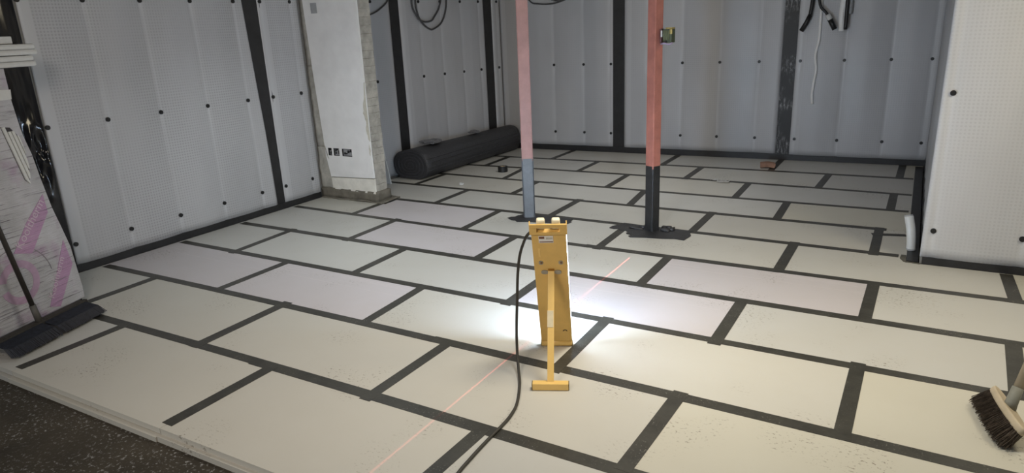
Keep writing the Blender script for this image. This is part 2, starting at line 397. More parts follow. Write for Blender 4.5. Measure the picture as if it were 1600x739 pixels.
# ------------------------------------------------------------------ walls in local frames: x along, -y into the room, z up
def frame(name, p0, p1, h, th=0.12, mat=M_BLOCK, zb=BT, ext=0.0):
    p0, p1 = Vector(p0), Vector(p1); d = p1-p0; L = d.length
    bm = BM(); box(bm, (-ext, 0, zb), (L+ext, th, h))
    o = build(name, bm, mat); o.location = (p0.x, p0.y, 0); o.rotation_euler = (0, 0, math.atan2(d.y, d.x))
    tag(o, kind='structure'); o['len'] = L
    return o
H = 2.46
def panel(parent, s0, s1, z0, z1, cols, rows=(0.21, 1.054, 1.889), mat=M_MEM, amp=0.014, name='membrane_panel', taper=(0, 0)):
    """studded sheet pinned by plugs: bellies out between the plug columns"""
    W = s1-s0; nx = max(4, int(W/0.014)); nz = 40; bm = BM()
    allc = sorted(cols); random_ph = random.uniform(0, 6)
    def out(x, z):
        s = s0+x
        ds = min([abs(s-c) for c in allc] or [0.2])
        dz = min(abs(z-r_) for r_ in rows)
        pin = math.exp(-(ds/0.022)**2)*(0.55+0.45*math.exp(-(dz/0.10)**2))
        belly = min(1, ds/0.2)
        e = min(x, W-x); edge = min(1, e/0.03)
        n = noise.noise(Vector((s*2.2, z*0.9, random_ph)))
        return 0.004 + edge*(amp*(0.40+0.9*belly**0.8) + 0.007*n - 0.006*pin)
    g = []; crease_glint = []
    for i in range(nx+1):
        row = []
        for k in range(nz+1):
            z = z0+(z1-z0)*k/nz; t = (z-z0)/(z1-z0)
            xa = taper[0]*t; xb = W+taper[1]*t
            x = xa+(xb-xa)*i/nx
            row.append(bm.verts.new((x, -out(x, z), z)))
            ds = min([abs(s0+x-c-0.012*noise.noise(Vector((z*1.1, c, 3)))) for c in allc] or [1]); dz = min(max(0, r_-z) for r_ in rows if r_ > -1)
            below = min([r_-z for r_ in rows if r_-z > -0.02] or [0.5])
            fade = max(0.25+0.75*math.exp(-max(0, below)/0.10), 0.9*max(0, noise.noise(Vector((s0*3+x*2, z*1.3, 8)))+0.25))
            crease_glint.append(math.exp(-(ds/0.013)**2)*fade)
        g.append(row)
    for i in range(nx):
        for k in range(nz):
            bm.faces.new((g[i][k], g[i+1][k], g[i+1][k+1], g[i][k+1])).smooth = True
    per = [g[i][0] for i in range(nx+1)] + [g[nx][k] for k in range(1, nz+1)] + [g[i][nz] for i in range(nx-1, -1, -1)] + [g[0][k] for k in range(nz-1, 0, -1)]
    bk = [bm.verts.new((v.co.x, -0.0005, v.co.z)) for v in per]
    for i in range(len(per)):
        j = (i+1) % len(per); bm.faces.new((per[i], per[j], bk[j], bk[i]))
    o = build(name, bm, mat, parent); o.location = (s0, 0, 0)
    a = o.data.attributes.new('crease_glint', 'FLOAT', 'POINT')
    a.data.foreach_set('value', crease_glint+[0.0]*(len(o.data.vertices)-len(crease_glint)))
    return o
plug_me = None
def plug(parent, s, z):
    global plug_me
    if plug_me is None:
        bm = BM(); tube(bm, [(0, -0.001, 0), (0, -0.012, 0)], 0.0165, 14); tube(bm, [(0, -0.012, 0), (0, -0.015, 0)], 0.009, 10)
        o = build('plug', bm, M_BLACK, parent); plug_me = o.data
    else: o = link('plug', plug_me, M_BLACK, parent)
    o.location = (s, -0.004, z)
def strip_poly(parent, pts, mat=M_WTAPE, name='joint_tape', y0=-0.0005, y1=-0.0035):
    bm = BM(); prism_y(bm, pts, y1, y0); return build(name, bm, mat, parent)

# left wall (runs to +y); local s = y - 0  => origin at y = -4
LW = frame('wall_left', (-2.045, -4.0), (-2.045, 3.44), H, ext=0.14)
Y = lambda y: y+4.0
left_cols = [1.02, 1.44, 1.864, 2.288, 2.702]
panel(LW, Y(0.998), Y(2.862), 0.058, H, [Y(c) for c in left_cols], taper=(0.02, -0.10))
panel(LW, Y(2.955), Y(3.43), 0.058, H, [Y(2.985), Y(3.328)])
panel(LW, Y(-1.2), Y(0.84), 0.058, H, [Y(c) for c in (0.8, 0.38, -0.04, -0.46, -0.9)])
for c in left_cols+[2.985, 3.328, 0.80, 0.38]:
    for z in (0.21, 1.053, 1.888): plug(LW, Y(c), z)
strip_poly(LW, [(Y(2.80), 0), (Y(2.99), 0), (Y(2.99), H), (Y(2.70), H)], M_WTAPE)
strip_poly(LW, [(Y(-1.3), 0), (Y(3.42), 0), (Y(3.42), 0.0572), (Y(-1.3), 0.0572)], M_WTAPE, 'base_tape', -0.0005, -0.012)
# wide crinkled black strip between the left sheets
bm = BM(); nx, nz = 36, 130; g = []
for i in range(nx+1):
    row = []
    for k in range(nz+1):
        x = Y(0.70)+0.298*i/nx; z = 0.0+H*k/nz
        low = math.exp(-((z-0.86)/0.22)**2)*math.exp(-((x-Y(0.93))/0.09)**2)
        o_ = 0.018+0.040*low*noise.noise(Vector((x*22, z*7, 1.3)))+0.005*low*noise.noise(Vector((x*60, z*16, 5)))+0.003*noise.noise(Vector((x*9, z*2, 4)))
        o_ = max(0.004, o_)
        if i in (0, nx): o_ = 0.001
        row.append(bm.verts.new((x, -o_, z)))
    g.append(row)
for i in range(nx):
    for k in range(nz): bm.faces.new((g[i][k], g[i+1][k], g[i+1][k+1], g[i][k+1])).smooth = True
build('bitumen_strip', bm, M_CRINKLE, LW)

# alcove wall behind the nib
AW = frame('wall_alcove', (-2.03, 3.665), (-1.70, 6.535), H, ext=0.10)
acols = [0.675, 1.04, 1.393, 1.752, 2.105, 2.446, 2.815]
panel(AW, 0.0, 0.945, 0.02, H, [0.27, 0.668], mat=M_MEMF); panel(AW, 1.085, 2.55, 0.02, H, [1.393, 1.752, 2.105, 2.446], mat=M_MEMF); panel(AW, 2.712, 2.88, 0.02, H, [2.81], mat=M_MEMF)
for c in acols:
    if c == 1.04: continue
    for z in (0.21, 1.072, 1.892): plug(AW, c, z)
strip_poly(AW, [(0.90, 0), (1.12, 0), (1.14, H), (0.92, H)]); strip_poly(AW, [(2.50, 0), (2.76, 0), (2.74, H), (2.48, H)])

# back wall
BW = frame('wall_back', (-1.70, 6.535), (3.30, 6.785), H, ext=0.10)
bcols = [0.34, 0.759, 1.162, 1.52, 1.97, 2.395, 2.82, 3.247, 3.67, 4.10, 4.534, 4.895]
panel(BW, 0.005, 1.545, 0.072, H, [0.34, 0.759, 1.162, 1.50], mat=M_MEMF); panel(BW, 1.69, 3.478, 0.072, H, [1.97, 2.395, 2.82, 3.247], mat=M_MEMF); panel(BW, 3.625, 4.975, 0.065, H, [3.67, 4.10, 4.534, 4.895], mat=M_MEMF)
for c in bcols:
    for z in (0.242, 1.088, 1.93):
        if c == 1.97 and z < 1.2: continue
        plug(BW, c, z)
strip_poly(BW, [(1.52, 0), (1.71, 0), (1.73, H), (1.55, H)]); strip_poly(BW, [(3.45, 0), (3.66, 0), (3.65, H), (3.44, H)], M_DUSTTAPE)
strip_poly(BW, [(0.005, 0), (4.96, 0), (4.96, 0.064), (3.5, 0.064), (3.48, 0.071), (0.005, 0.071)], M_WTAPE, 'base_tape', -0.0005, -0.012)

# boxed pillar on the right: front sheet and the side running back
RW = frame('wall_right', (3.24, 3.48), (4.45, 3.48), H, 0.14, zb=0.0005)
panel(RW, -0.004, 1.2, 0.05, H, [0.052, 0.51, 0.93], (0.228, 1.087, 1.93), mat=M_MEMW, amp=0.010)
for s in (0.052, 0.51, 0.93):
    for z in (0.228, 1.087, 1.93): plug(RW, s, z)
strip_poly(RW, [(0.012, 0.0), (1.2, 0.0), (1.2, 0.049), (0.012, 0.049)], M_WTAPE, 'base_tape', -0.0005, -0.014)
SW = frame('wall_right_return', (3.258, 6.77), (3.258, 3.485), H, 0.02, zb=0.0005)
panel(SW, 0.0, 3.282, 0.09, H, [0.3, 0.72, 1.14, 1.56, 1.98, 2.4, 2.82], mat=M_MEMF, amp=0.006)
strip_poly(SW, [(0.005, 0.0), (3.27, 0.0), (3.27, 0.088), (0.005, 0.088)], M_WTAPE, 'base_tape', -0.0005, -0.014)
# the rest of the room, out of view
bm = BM(); box(bm, (-2.3, -4.1, H+0.02), (4.6, 7.2, H+0.1)); tag(build('ceiling', bm, M_CEIL), kind='structure')
bm = BM(); box(bm, (-2.3, -4.1, BT), (4.6, -4.0, H)); tag(build('wall_front', bm, M_DARKWALL), kind='structure')
bm = BM(); box(bm, (4.45, -4.0, BT), (4.57, 3.6, H)); tag(build('wall_side', bm, M_DARKWALL), kind='structure')

def ragged(pts, amp, n=5):
    out = []
    for i, p in enumerate(pts):
        a, b_ = Vector(p), Vector(pts[(i+1) % len(pts)])
        for k in range(n):
            t = k/n; q_ = a.lerp(b_, t); out.append((q_.x+random.uniform(-amp, amp), q_.y+random.uniform(-amp, amp)))
    return out
# ------------------------------------------------------------------ masonry nib
NIB = frame('wall_nib', (-2.03, 3.452), (-1.33, 3.452), H, 0.17, M_MORTAR_D)
# rough block edge, displaced
def rough_box(bm, lo, hi, step, amp, seed):
    nx, ny, nz = [max(1, int(round((b-a)/step))) for a, b in zip(lo, hi)]
    vs = {}
    def V(i, j, k):
        if (i, j, k) not in vs:
            p = Vector((lo[0]+(hi[0]-lo[0])*i/nx, lo[1]+(hi[1]-lo[1])*j/ny, lo[2]+(hi[2]-lo[2])*k/nz))
            p += amp*noise.noise_vector(p*9+Vector((seed, seed, 0)))+0.4*amp*noise.noise_vector(p*31)
            vs[(i, j, k)] = bm.verts.new(p)
        return vs[(i, j, k)]
    for i in range(nx):
        for j in range(ny):
            for k in (0, nz): bm.faces.new((V(i, j, k), V(i+1, j, k), V(i+1, j+1, k), V(i, j+1, k)))
    for i in range(nx):
        for k in range(nz):
            for j in (0, ny): bm.faces.new((V(i, j, k), V(i+1, j, k), V(i+1, j, k+1), V(i, j, k+1)))
    for j in range(ny):
        for k in range(nz):
            for i in (0, nx): bm.faces.new((V(i, j, k), V(i, j+1, k), V(i, j+1, k+1), V(i, j, k+1)))
zc = 0.10; kk = 0
while zc < H-0.02:                               # courses of the exposed wall end, each a piece
    h = random.choice((0.065, 0.07, 0.075)); z1 = min(zc+h, H)
    d = random.uniform(-.006, .006); bm = BM()
    rough_box(bm, (0.62, 0.008, zc+0.001), (0.706+d*0.6, 0.165, z1-0.001), 0.022, 0.0035, kk)
    build('brick', bm, M_MORTAR, NIB); zc = z1; kk += 1
bm = BM(); rough_box(bm, (-0.01, -0.022, 0.002), (0.735, 0.19, 0.105), 0.03, 0.012, 7.0); build('mortar_base', bm, M_MORTAR_D, NIB, True)
bm = BM(); rough_box(bm, (0.0, -0.045, -0.0), (0.80, 0.24, 0.012), 0.03, 0.012, 3.0); build('mortar_spill', bm, M_MORTAR_D, NIB, True)
# plaster skin: polygons in (s, z), holes cut for the socket boxes by building round them
PY0, PY1 = -0.020, 0.0
def skin(pts, mat, name): return strip_poly(NIB, pts, mat, name, PY1, PY0)
hz0, hz1 = 0.437, 0.512
holes = [(0.150, 0.200), (0.222, 0.300), (0.335, 0.465)]
bm = BM()
def q(a, b_, c, d): prism_y(bm, [a, b_, c, d], PY0, PY1)
q((0.112, hz1), (0.708, hz1), (0.712, 1.25), (0.075, 1.25)); q((0.075, 1.25), (0.712, 1.25), (0.722, H), (0.035, H))
xs = [0.114]+[v for h in holes for v in h]+[0.708]
for a, c in zip(xs[0::2], xs[1::2]): q((a, hz0), (c, hz0), (c, hz1), (a, hz1))
q((0.150, 0.222), (0.715, 0.242), (0.708, hz0), (0.114, hz0))
build('plaster_panel', bm, M_PLASTER, NIB)
skin([(0.160, 0.100), (0.716, 0.086), (0.716, 0.234), (0.155, 0.214)], M_PLASTER2, 'plaster_strip')
bm = BM(); rough_box(bm, (0.0, -0.014, 0.10), (0.15, 0.0, 0.52), 0.025, 0.008, 11); rough_box(bm, (0.0, -0.012, 0.52), (0.11, 0.0, 1.3), 0.03, 0.006, 12)
rough_box(bm, (0.0, -0.010, 1.3), (0.07, 0.0, H-0.01), 0.03, 0.004, 13); build('mortar_edge', bm, M_MORTAR, NIB, True)
for pts in ([(0.712, 0.60), (0.700, 0.62), (0.682, 0.70), (0.690, 0.78), (0.668, 0.86), (0.676, 0.95), (0.700, 1.02), (0.708, 1.14), (0.716, 1.15), (0.716, 0.6)],
            [(0.135, 0.42), (0.118, 0.52), (0.10, 0.60), (0.112, 0.52), (0.150, 0.40)], [(0.70, 0.46), (0.690, 0.52), (0.705, 0.57), (0.712, 0.50)]):
    strip_poly(NIB, ragged(pts, 0.004, 3), M_CHIP, 'chipped_plaster', -0.018, -0.0225)
for a, c in holes:
    bm = BM()
    box(bm, (a+0.004, -0.003, hz0+0.004), (c-0.004, -0.001, hz1-0.004))
    o = build('socket_box', bm, M_GREYP, NIB)
    bm = BM()
    for _ in range(5):
        x = random.uniform(a+0.01, c-0.02); z = random.uniform(hz0+0.008, hz1-0.02)
        box(bm, (x, -0.012, z), (min(c-0.005, x+random.uniform(.01, .035)), -0.003, min(hz1-0.004, z+random.uniform(.01, .03))))
    build('socket_terminals', bm, M_BLACK, o)
    bm = BM()
    for e in ((a, a+0.005), (c-0.005, c)): box(bm, (e[0], -0.016, hz0), (e[1], -0.001, hz1))
    for e in ((hz0, hz0+0.005), (hz1-0.005, hz1)): box(bm, (a, -0.016, e[0]), (c, -0.001, e[1]))
    build('socket_rim', bm, M_BLACK, o)
bm = BM(); box(bm, (0.155, -0.026, 1.775), (0.232, -0.020, 1.868), 0.003); build('blank_plate', bm, M_GREYP, NIB)

# ------------------------------------------------------------------ site light
LAMPZ = R(25.16)
lamp = empty('work_light', (1.646, 1.431, 0.0), LAMPZ)
tag(lamp, 'tall yellow portable work light leaning on a rear strut, lit face turned away', 'work light')
A_ = R(20.4); ca, sa = math.cos(A_), math.sin(A_)
# local body frame: x across, y = depth (positive away from camera), z = length
KL = 1.12
TILT = Matrix(((1, 0, -0.023*KL, 0.002), (0, ca, -sa*KL, 0), (0, sa, ca*KL, 0.018), (0, 0, 0, 1)))
def bpart(name, fn, mat, parent=None, smooth=False):
    bm = BM(); fn(bm)
    for v in bm.verts: v.co = TILT @ v.co
    return build(name, bm, mat, parent or lamp, smooth)
W2 = 0.0785
def f(bm):
    box(bm, (-W2, -0.022, 0.02), (W2, -0.004, 0.655), 0.004)
body = bpart('back_panel', f, M_YELLOW)
def f(bm): box(bm, (-W2+0.004, -0.004, 0.03), (W2-0.003, 0.014, 0.642))
bpart('diffuser', f, M_EMIT)
def f(bm):
    box(bm, (W2-0.004, 0.014, 0.03), (W2+0.002, 0.022, 0.65)); box(bm, (-W2-0.001, -0.003, 0.03), (-W2+0.003, 0.022, 0.65)); box(bm, (W2-0.0025, -0.003, 0.03), (W2, 0.008, 0.20)); box(bm, (W2-0.0025, -0.003, 0.30), (W2, 0.012, 0.36)); box(bm, (W2-0.0025, -0.003, 0.45), (W2, 0.010, 0.65))
    box(bm, (-W2, 0.014, 0.02), (W2, 0.024, 0.036)); box(bm, (-W2, 0.014, 0.634), (W2, 0.024, 0.656)); box(bm, (-W2+0.001, -0.003, 0.643), (W2-0.001, 0.014, 0.655))
bpart('front_bezel', f, M_GREYP)
def f(bm):                                      # top carry plate with a slot
    z0, z1, z2, z3 = 0.640, 0.652, 0.672, 0.690; w = W2+0.006
    box(bm, (-w, -0.030, z0), (w, -0.022, z1)); box(bm, (-w, -0.030, z2), (w, -0.022, z3), 0.002)
    box(bm, (-w, -0.030, z1), (-0.052, -0.022, z2)); box(bm, (0.052, -0.030, z1), (w, -0.022, z2))
    box(bm, (-w, -0.022, z0), (-w+0.004, 0.0, z3)); box(bm, (w-0.004, -0.022, z0), (w, 0.0, z3))
bpart('carry_plate', f, M_YELLOW)
for x in (-0.032, 0.036):
    def f(bm): box(bm, (x-0.019, -0.020, 0.658), (x+0.019, 0.006, 0.706), 0.009)
    bpart('lamp_clip', f, M_CREAM, None, True)
def f(bm): tube(bm, [(-W2, -0.012, 0.004), (W2, -0.012, 0.004)], 0.0175, 14)
bpart('foot_bar', f, M_YELLOWL, None, True)
for s in (-1, 1):
    def f(bm): tube(bm, [(s*W2, -0.012, 0.004), (s*(W2+0.003), -0.012, 0.004)], 0.0165, 14)
    bpart('end_cap', f, M_STEEL, None)
def f(bm): box(bm, (-0.046, -0.0235, 0.594), (0.020, -0.0221, 0.629))
lab = bpart('label_plate', f, M_PAPER)
def f(bm):
    box(bm, (-0.044, -0.0242, 0.615), (-0.020, -0.0236, 0.626))
    box(bm, (-0.043, -0.0242, 0.5975), (0.018, -0.0236, 0.6015))
bpart('label_print', f, plain('dark_red_print', (0.16, 0.07, 0.04), 0.5), lab)
def f(bm):
    for k in range(5): box(bm, (-0.012+k*0.006, -0.0242, 0.612), (-0.0085+k*0.006, -0.0236, 0.622))
bpart('label_lettering', f, plain('pale_grey_print', (0.42, 0.38, 0.30), 0.5), lab)
def f(bm): box(bm, (-0.053, -0.0230, 0.52), (-0.044, -0.0221, 0.565))
bpart('paint_scar', f, M_YELLOWL)
for x in (-0.045, 0.047):
    def f(bm): tube(bm, [(x, -0.0215, 0.489), (x, -0.0245, 0.489)], 0.0105, 14)
    r_ = bpart('rivet', f, M_STEEL)
    def f(bm): tube(bm, [(x+.002, -0.0246, 0.490), (x+.002, -0.0262, 0.490)], 0.0055, 10)
    bpart('rivet_head', f, plain('brown_steel', (0.20, 0.10, 0.04), 0.5), r_)
for x in (-0.031, 0.031):
    def f(bm): prism_y(bm, [(x+0.0165*math.copysign(abs(math.cos(a))**0.7, math.cos(a)), 0.438+0.0105*math.sin(a)) for a in [2*math.pi*k/20 for k in range(20)]], -0.0255, -0.021)
    bpart('hinge_slot', f, M_STEEL)
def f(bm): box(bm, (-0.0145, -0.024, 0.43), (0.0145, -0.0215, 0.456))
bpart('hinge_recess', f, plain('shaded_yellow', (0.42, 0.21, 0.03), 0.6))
def f(bm):
    for k in range(7):
        a = math.pi*k/6; x = 0.046+0.009*math.cos(a); z = 0.088+0.006*math.sin(a)
        box(bm, (x-0.002, -0.0236, z-0.0016), (x+0.002, -0.0221, z+0.0016))
bpart('cut_out', f, M_BLACK)
# strut: flat bar from the hinge to the rear T foot
top = TILT @ Vector((0.0, -0.030, 0.448)); foot = Vector((-0.016, -0.452, 0.018))
d = (foot-top).normalized(); L = (foot-top).length
mz = Matrix.Identity(4); xax = Vector((1, 0, 0)); xax = (xax-d*xax.dot(d)).normalized(); yax = d.cross(xax)
mz = Matrix((xax, yax, d)).transposed().to_4x4(); mz.translation = top
bm = BM(); box(bm, (-0.0150, -0.006, 0), (0.0150, 0.006, L-0.008), 0.002, mz); strut = build('strut', bm, M_YELLOWL, lamp)
bm = BM(); box(bm, (-0.0165, -0.0075, 0.185), (0.0120, 0.0075, 0.262), 0.001, mz); build('masking_tape', bm, plain('old_masking_tape', (0.66, 0.58, 0.40), 0.6), strut)
bm = BM(); box(bm, (-0.098, foot.y-0.018, 0.002), (0.066, foot.y+0.018, 0.034), 0.003); build('rear_foot', bm, M_YELLOWL, lamp)
for x in (-0.098, 0.066):
    bm = BM(); e = 0.0025 if x > 0 else -0.0025
    box(bm, (min(x, x+e), foot.y-0.0165, 0.003), (max(x, x+e), foot.y+0.0165, 0.033), 0); build('foot_cap', bm, M_BLACK, lamp)
# its cable: from the top of the lamp down to the floor and away towards the viewer
cab = smooth_path([(1.735, 1.235, 0.705), (1.70, 1.19, 0.705), (1.663, 1.15, 0.681), (1.634, 1.15, 0.632), (1.611, 1.15, 0.567), (1.596, 1.15, 0.47), (1.587, 1.15, 0.34), (1.577, 1.15, 0.206),
                   (1.580, 1.14, 0.085), (1.619, 1.08, 0.024), (1.682, 0.98, 0.0075), (1.754, 0.83, 0.0075), (1.779, 0.728, 0.0075), (1.785, 0.64, 0.0075), (1.786, 0.554, 0.0075), (1.789, 0.468, 0.0075), (1.794, 0.388, 0.0075), (1.801, 0.309, 0.0075), (1.83, 0.15, 0.0075), (1.90, 0.02, 0.0075)])
bm = BM(); tube(bm, cab, 0.0068, 10)
cb = build('power_cable', bm, M_CABLE, lamp, True); cb['label'] = 'thin dark power cable'
cb.matrix_parent_inverse = (Matrix.Translation((1.646, 1.431, 0.0)) @ Matrix.Rotation(LAMPZ, 4, 'Z')).inverted()

# ------------------------------------------------------------------ two steel columns
def column(loc, rz, hw, wrap_z, mats, label, patch, lean=(0, 0)):
    c = empty('steel_column', (loc[0], loc[1], 0.0), rz); tag(c, label, 'column', None)
    def post(name, a, z0, z1, mat, bev=0.006):
        bm = BM(); box(bm, (-a, -a, z0), (a, a, z1), 0)
        ed = [e for e in bm.edges if abs(e.verts[0].co.z-e.verts[1].co.z) > 0.1]
        bmesh.ops.bevel(bm, geom=ed, offset=bev, segments=3, affect='EDGES')
        for v in bm.verts: v.co.x += lean[0]*v.co.z; v.co.y += lean[1]*v.co.z
        return build(name, bm, mat, c)
    post('shaft', hw, wrap_z-0.02, H+0.015, mats[0]); post('bitumen_wrap', hw+0.002, 0.004, wrap_z, mats[1], 0.010)
    inv = Matrix.Rotation(-rz, 2)
    bm = BM()
    loc2 = [inv @ (Vector(p)-Vector(loc)) for p in patch]
    prism(bm, loc2, 0.0022, 0.0045); build('flashing_patch', bm, M_PATCH, c)
    return c
c1 = column((0.320, 3.545), R(29), 0.0475, 0.515, (M_REDL, M_BITGREY), 'pale red column nearer the roll, its lower part wrapped in grey, left of the other column',
            ragged([(0.165, 3.43), (0.25, 3.585), (0.72, 3.60), (0.74, 3.45), (0.30, 3.36)], 0.014))
bm = BM(); box(bm, (-0.0505, -0.0505, 0.006), (-0.044, -0.044, 0.513)); box(bm, (0.044, -0.0505, 0.006), (0.0505, -0.044, 0.513)); build('wrap_edge', bm, M_BITUMEN, c1)
c2 = column((1.420, 3.545), R(64), 0.041, 0.518, (M_RED, M_BITUMEN), 'darker red column with a black wrapped foot and a small device clamped on',
            ragged([(1.085, 3.485), (1.15, 3.655), (1.72, 3.625), (1.735, 3.39), (1.34, 3.30), (1.26, 3.42)], 0.016))
# torn scraps of bitumen heaped at the foot
for k in range(9):
    a = random.uniform(0, 6.28); rr = random.uniform(0.07, 0.20); bm = BM()
    x, y = rr*math.cos(a), rr*math.sin(a)*0.55; s = random.uniform(0.02, 0.045)
    rough_box(bm, (x-s, y-s*0.7, 0.004), (x+s, y+s*0.7, 0.012+random.uniform(0, 0.018)), 0.02, 0.008, k*3.1)
    o = build('bitumen_scrap', bm, M_PATCH, c2, True); o.rotation_euler = (0, 0, R(-64))
bm = BM(); box(bm, (-0.012, 0.041, 0.32), (0.008, 0.0455, 0.39)); build('tape_tab', bm, M_PAPER, c2)

# device clamped on the second column (throws the red line)
dev = empty('laser_level', (1.515, 3.522, 1.47)); dev.rotation_euler = (0, 0, R(-10))
tag(dev, 'small dark green and brass device clamped to the darker red column', 'laser level')
bm = BM(); box(bm, (-0.020, -0.028, -0.050), (0.050, 0.028, 0.045), 0.006); build('housing', bm, M_GREEN, dev)
bm = BM(); box(bm, (-0.047, -0.022, -0.052), (-0.033, 0.022, 0.048), 0.003); build('clamp_plate', bm, plain('dark_red_steel', (0.10, 0.035, 0.035), 0.5), dev)
bm = BM(); box(bm, (-0.034, -0.010, -0.006), (-0.018, 0.010, 0.012), 0.002); build('clamp_arm', bm, M_STEEL, dev)
bm = BM(); box(bm, (-0.034, -0.031, -0.010), (-0.024, -0.021, 0.036), 0.002); build('white_tab', bm, M_WHITEP, dev)
bm = BM(); box(bm, (0.000, -0.026, 0.044), (0.052, 0.020, 0.056), 0.004); box(bm, (0.036, -0.033, 0.010), (0.054, -0.020, 0.044), 0.004); build('brass_trim', bm, M_BRASS, dev)
bm = BM()
for k in range(4): box(bm, (-0.014+k*0.013, -0.0325, -0.030), (-0.006+k*0.013, -0.027, 0.034))
build('rib', bm, plain('olive_plastic', (0.12, 0.13, 0.07), 0.5), dev)
bm = BM(); tube(bm, smooth_path([(-0.030, -0.03, -0.058), (0.0, -0.04, -0.050), (0.03, -0.035, -0.060), (0.055, -0.02, -0.050)], 4), 0.006, 8); build('lead', bm, M_LILAC, dev, True)
bm = BM(); tube(bm, [(0.012, -0.034, -0.040), (0.012, -0.040, -0.042)], 0.006, 10); build('lens', bm, M_BLACK, dev)
ll = bpy.data.lights.new('laser_beam', 'POINT'); ll.shadow_soft_size = 0.0; ll.energy = 30.0; ll.use_nodes = True; ll.color = (1, 0.16, 0.16)
nt = ll.node_tree; em = nt.nodes['Emission']
ge = nd(nt, 'ShaderNodeTexCoord'); sp = nd(nt, 'ShaderNodeSeparateXYZ'); nt.links.new(ge.outputs['Normal'], sp.inputs[0])
thin = math_n(nt, 'LESS_THAN', math_n(nt, 'ABSOLUTE', sp.outputs[0]), 0.0016)
fan = math_n(nt, 'MULTIPLY', math_n(nt, 'LESS_THAN', sp.outputs[1], -0.39), math_n(nt, 'LESS_THAN', sp.outputs[2], -0.2))
nt.links.new(math_n(nt, 'MULTIPLY', math_n(nt, 'MULTIPLY', thin, fan), 14.0), em.inputs['Strength'])
lo = bpy.data.objects.new('laser_beam', ll); COL.objects.link(lo); lo.location = (1.497, 3.46, 1.43)

# ------------------------------------------------------------------ black roll of membrane in the alcove
bm = BM(); y0, y1 = 4.42, 6.42; n = 44; ny = 26; secs = []
def roll_pt(t, yy):
    u = (yy-y0)/(y1-y0)
    cx = -1.668+0.125*u; hw = 0.233-0.088*u; h = 0.335
    a = 2*math.pi*t
    e = 0.84
    x = math.copysign(abs(math.cos(a))**e, math.cos(a)); z = math.copysign(abs(math.sin(a))**e, math.sin(a))
    zz = h*0.47+h*0.5*z; zz = max(zz, 0.004)
    wob = 1+0.02*noise.noise(Vector((math.cos(a)*2, math.sin(a)*2, yy*1.3)))
    return Vector((cx+hw*x*wob, yy, zz*wob+0.002))
for j in range(ny+1):
    yy = y0+(y1-y0)*j/ny; secs.append([bm.verts.new(roll_pt(k/n, yy)) for k in range(n)])
for a, b_ in zip(secs, secs[1:]):
    for k in range(n): bm.faces.new((a[k], a[(k+1) % n], b_[(k+1) % n], b_[k])).smooth = True
bm.faces.new(secs[0]); bm.faces.new(secs[-1])
rollo = empty('membrane_roll', (-1.715, 4.42, 0.0)); tag(rollo, 'flattened roll of black studded membrane lying along the alcove wall', 'roll')
o = build('outer_wrap', bm, M_ROLL, rollo); o.location = (1.715, -4.42, 0)
bm = BM(); prev = None                          # spiral edge of the near end
sp_pts = []
for k in range(int(n*4.6)):
    t = k/n; sc = 0.97-0.19*t
    if sc < 0.1: break
    c0_ = roll_pt(0, y0); cen = Vector((-1.668, y0, 0.335*0.47)); p = cen+(roll_pt(t % 1, y0)-cen)*sc
    sp_pts.append((p.x, y0-0.004, max(p.z, 0.008)))
tube(bm, sp_pts, 0.0055, 5); o = build('spiral_end', bm, plain('charcoal_edge', (0.05, 0.05, 0.055), 0.6), rollo, True); o.location = (1.715, -4.42, 0)
bm = BM()                                        # free edge and ridges of the outer turn
for t in (0.955, 0.985, 0.02, 0.06):
    tube(bm, [roll_pt(t, y0+0.02+(y1-y0-0.04)*j/20)+Vector((0.002, 0, 0)) for j in range(21)], 0.006, 6)
o = build('wrap_ridge', bm, M_ROLL, rollo, True); o.location = (1.715, -4.42, 0)
def crumple(name, loc, sx, sy, sz, mat, label, cat, seed):
    bm = BM(); bmesh.ops.create_icosphere(bm, subdivisions=3, radius=1.0)
    for v in bm.verts:
        nrm = 1+0.5*noise.noise(v.co*2.1+Vector((seed, 0, 0)))
        v.co = Vector((v.co.x*sx*nrm, v.co.y*sy*nrm, max(-0.3, v.co.z)*sz*nrm))
    lo_ = min(v.co.z for v in bm.verts)
    for v in bm.verts: v.co.z -= lo_
    o = build(name, bm, mat); o.location = loc; tag(o, label, cat); return o
crumple('film_scrap', (-1.66, 4.82, 0.345), 0.11, 0.13, 0.03, M_CLEAR, 'crumpled scrap of clear film on the near half of the black roll', 'plastic scrap', 1)
crumple('film_scrap', (-1.60, 5.62, 0.345), 0.06, 0.09, 0.02, M_CLEAR, 'small crumpled film scrap halfway along the top of the black roll', 'plastic scrap', 5)

# white board offcut leaning behind the nib
bm = BM(); prism_y(bm, [(-2.0, 0.004), (-1.718, 0.004), (-1.90, 1.05), (-2.0, 1.05)], 4.13, 4.145)
o = build('plasterboard_offcut', bm, M_WHITEP); tag(o, 'white tapered board offcut standing behind the white masonry nib', 'board')

